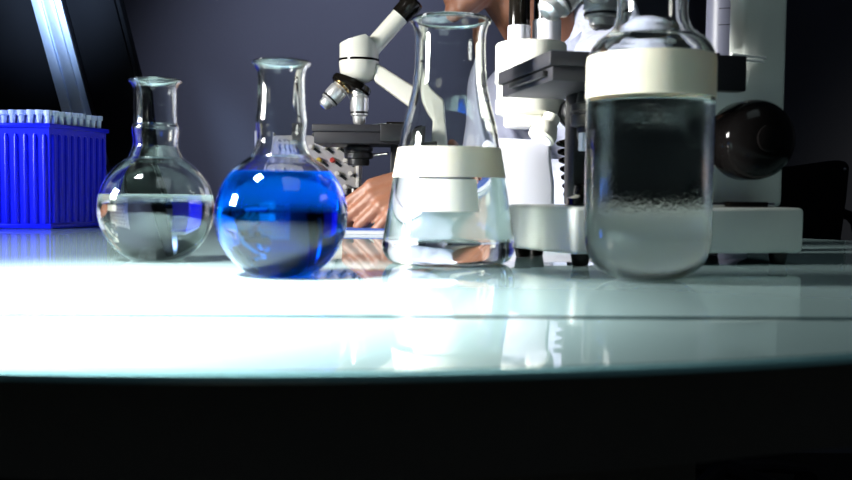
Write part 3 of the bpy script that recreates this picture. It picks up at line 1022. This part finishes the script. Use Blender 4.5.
# collar lying round the neck
cl = MB()
axis = (P(0.155, 1.453, 0.345) - nb).normalized()
ccen = nb + axis * 0.028
a1 = axis.orthogonal().normalized()
e1 = (fw - axis * fw.dot(axis)).normalized(); e2 = axis.cross(e1)
ringpts = []
for k in range(41):
    a = math.radians(25 + 310 * k / 40)
    rad = 0.069
    base = ccen + (e1 * math.cos(a) + e2 * math.sin(a)) * rad
    lowp = ccen - axis * 0.038 + (e1 * math.cos(a) + e2 * math.sin(a)) * (rad + 0.022)
    ringpts.append((base, lowp))
for (p0, q0), (p1, q1) in zip(ringpts[:-1], ringpts[1:]):
    cl.bm.faces.new([cl.bm.verts.new(v) for v in (p0, p1, q1, q0)])
bmesh.ops.remove_doubles(cl.bm, verts=cl.bm.verts, dist=1e-6)
bmesh.ops.solidify(cl.bm, geom=cl.bm.faces[:], thickness=0.004)
cl = cl.build('collar', M['coat'], coat)
cl.data.transform(inv)
# trousers and shoes
tr = MB()
for sg in (1, -1):
    hip = P(0.42, 1.64, -0.24) + lf * 0.09 * sg
    kn = hip + fw * 0.26 + lf * 0.05 * sg + up * 0.02
    an = Vector((kn.x, kn.y, 0.09)) - fw * 0.02
    tr.limb([hip, kn], [0.086, 0.066]); tr.limb([kn, an], [0.064, 0.050])
tr = tr.build('trousers', M['trousers'], pr_)
tr.data.transform(inv)
skin(tr, 0.008, 3)
for sg in (1, -1):
    hip = P(0.42, 1.64, -0.24) + lf * 0.09 * sg
    kn = hip + fw * 0.26 + lf * 0.05 * sg
    an = Vector((kn.x, kn.y, 0.05)) - fw * 0.02
    s_ = MB().limb([an - fw * 0.03, an + fw * 0.08 - up * 0.008, an + fw * 0.17 - up * 0.015], [0.045, 0.042, 0.033]).build('shoe', M['black'], pr_)
    s_.data.transform(inv)
    skin(s_, 0.006, 2)
# hair: a cap over the skull
hb = MB().ball(HF(-0.018, 0, 0.036), (0.098, 0.081, 0.094), HR, 72, 56).flush()


def hairline(x):
    t = min(1, max(0, (x + 0.02) / 0.075))
    t = t * t * (3 - 2 * t)
    return -0.045 + 0.122 * t


bmesh.ops.delete(hb.bm, geom=[v for v in hb.bm.verts if (HR.transposed() @ (v.co - hcen)).z < hairline((HR.transposed() @ (v.co - hcen)).x)], context='VERTS')
bmesh.ops.solidify(hb.bm, geom=hb.bm.faces[:], thickness=-0.006)
hb = hb.build('hair', M['hair'], pr_)
hb.data.transform(inv)
for sg in (1, -1):
    ey = MB().ball(HF(0.0625, sg * 0.031, 0.002), 0.0120).build('eye', M['eye'], pr_)
    ey.data.transform(inv)
    ir = MB().ball(HF(0.0720, sg * 0.031, 0.000), (0.0035, 0.0055, 0.0055), HR).build('iris', M['iris'], ey)
    ir.data.transform(inv)
    eb_ = MB().limb([HF(0.081, sg * 0.014, 0.029), HF(0.078, sg * 0.030, 0.034), HF(0.064, sg * 0.047, 0.030)], [0.0035, 0.004, 0.003]).build('eyebrow', M['hair'], pr_)
    eb_.data.transform(inv)
lp = MB().limb([HF(0.075, 0.021, -0.064), HF(0.083, 0.008, -0.0605), HF(0.0835, 0, -0.0615), HF(0.083, -0.008, -0.0605), HF(0.075, -0.021, -0.064)], [0.0025, 0.0045, 0.0042, 0.0045, 0.0025])
lp.limb([HF(0.074, 0.020, -0.067), HF(0.082, 0.008, -0.0695), HF(0.0825, 0, -0.070), HF(0.082, -0.008, -0.0695), HF(0.074, -0.020, -0.067)], [0.0025, 0.0048, 0.0050, 0.0048, 0.0025])
lp = lp.build('lips', M['lip'], pr_)
lp.data.transform(inv)

# stool the person sits on
so = thing('lab_stool', 'round black stool under the seated person', 'stool', (0.44, 1.66, 0))
MB().lathe([(0, 0.362), (0.16, 0.362), (0.175, 0.370), (0.175, 0.392), (0.165, 0.402), (0, 0.404)], 40).build('seat', M['matte'], so)
MB().cyl((0, 0, 0.045), (0, 0, 0.364), 0.022).build('column', M['steel'], so)
MB().lathe([(0, 0), (0.16, 0), (0.16, 0.012), (0.06, 0.03), (0.03, 0.05), (0, 0.05)], 40).build('foot', M['black'], so)
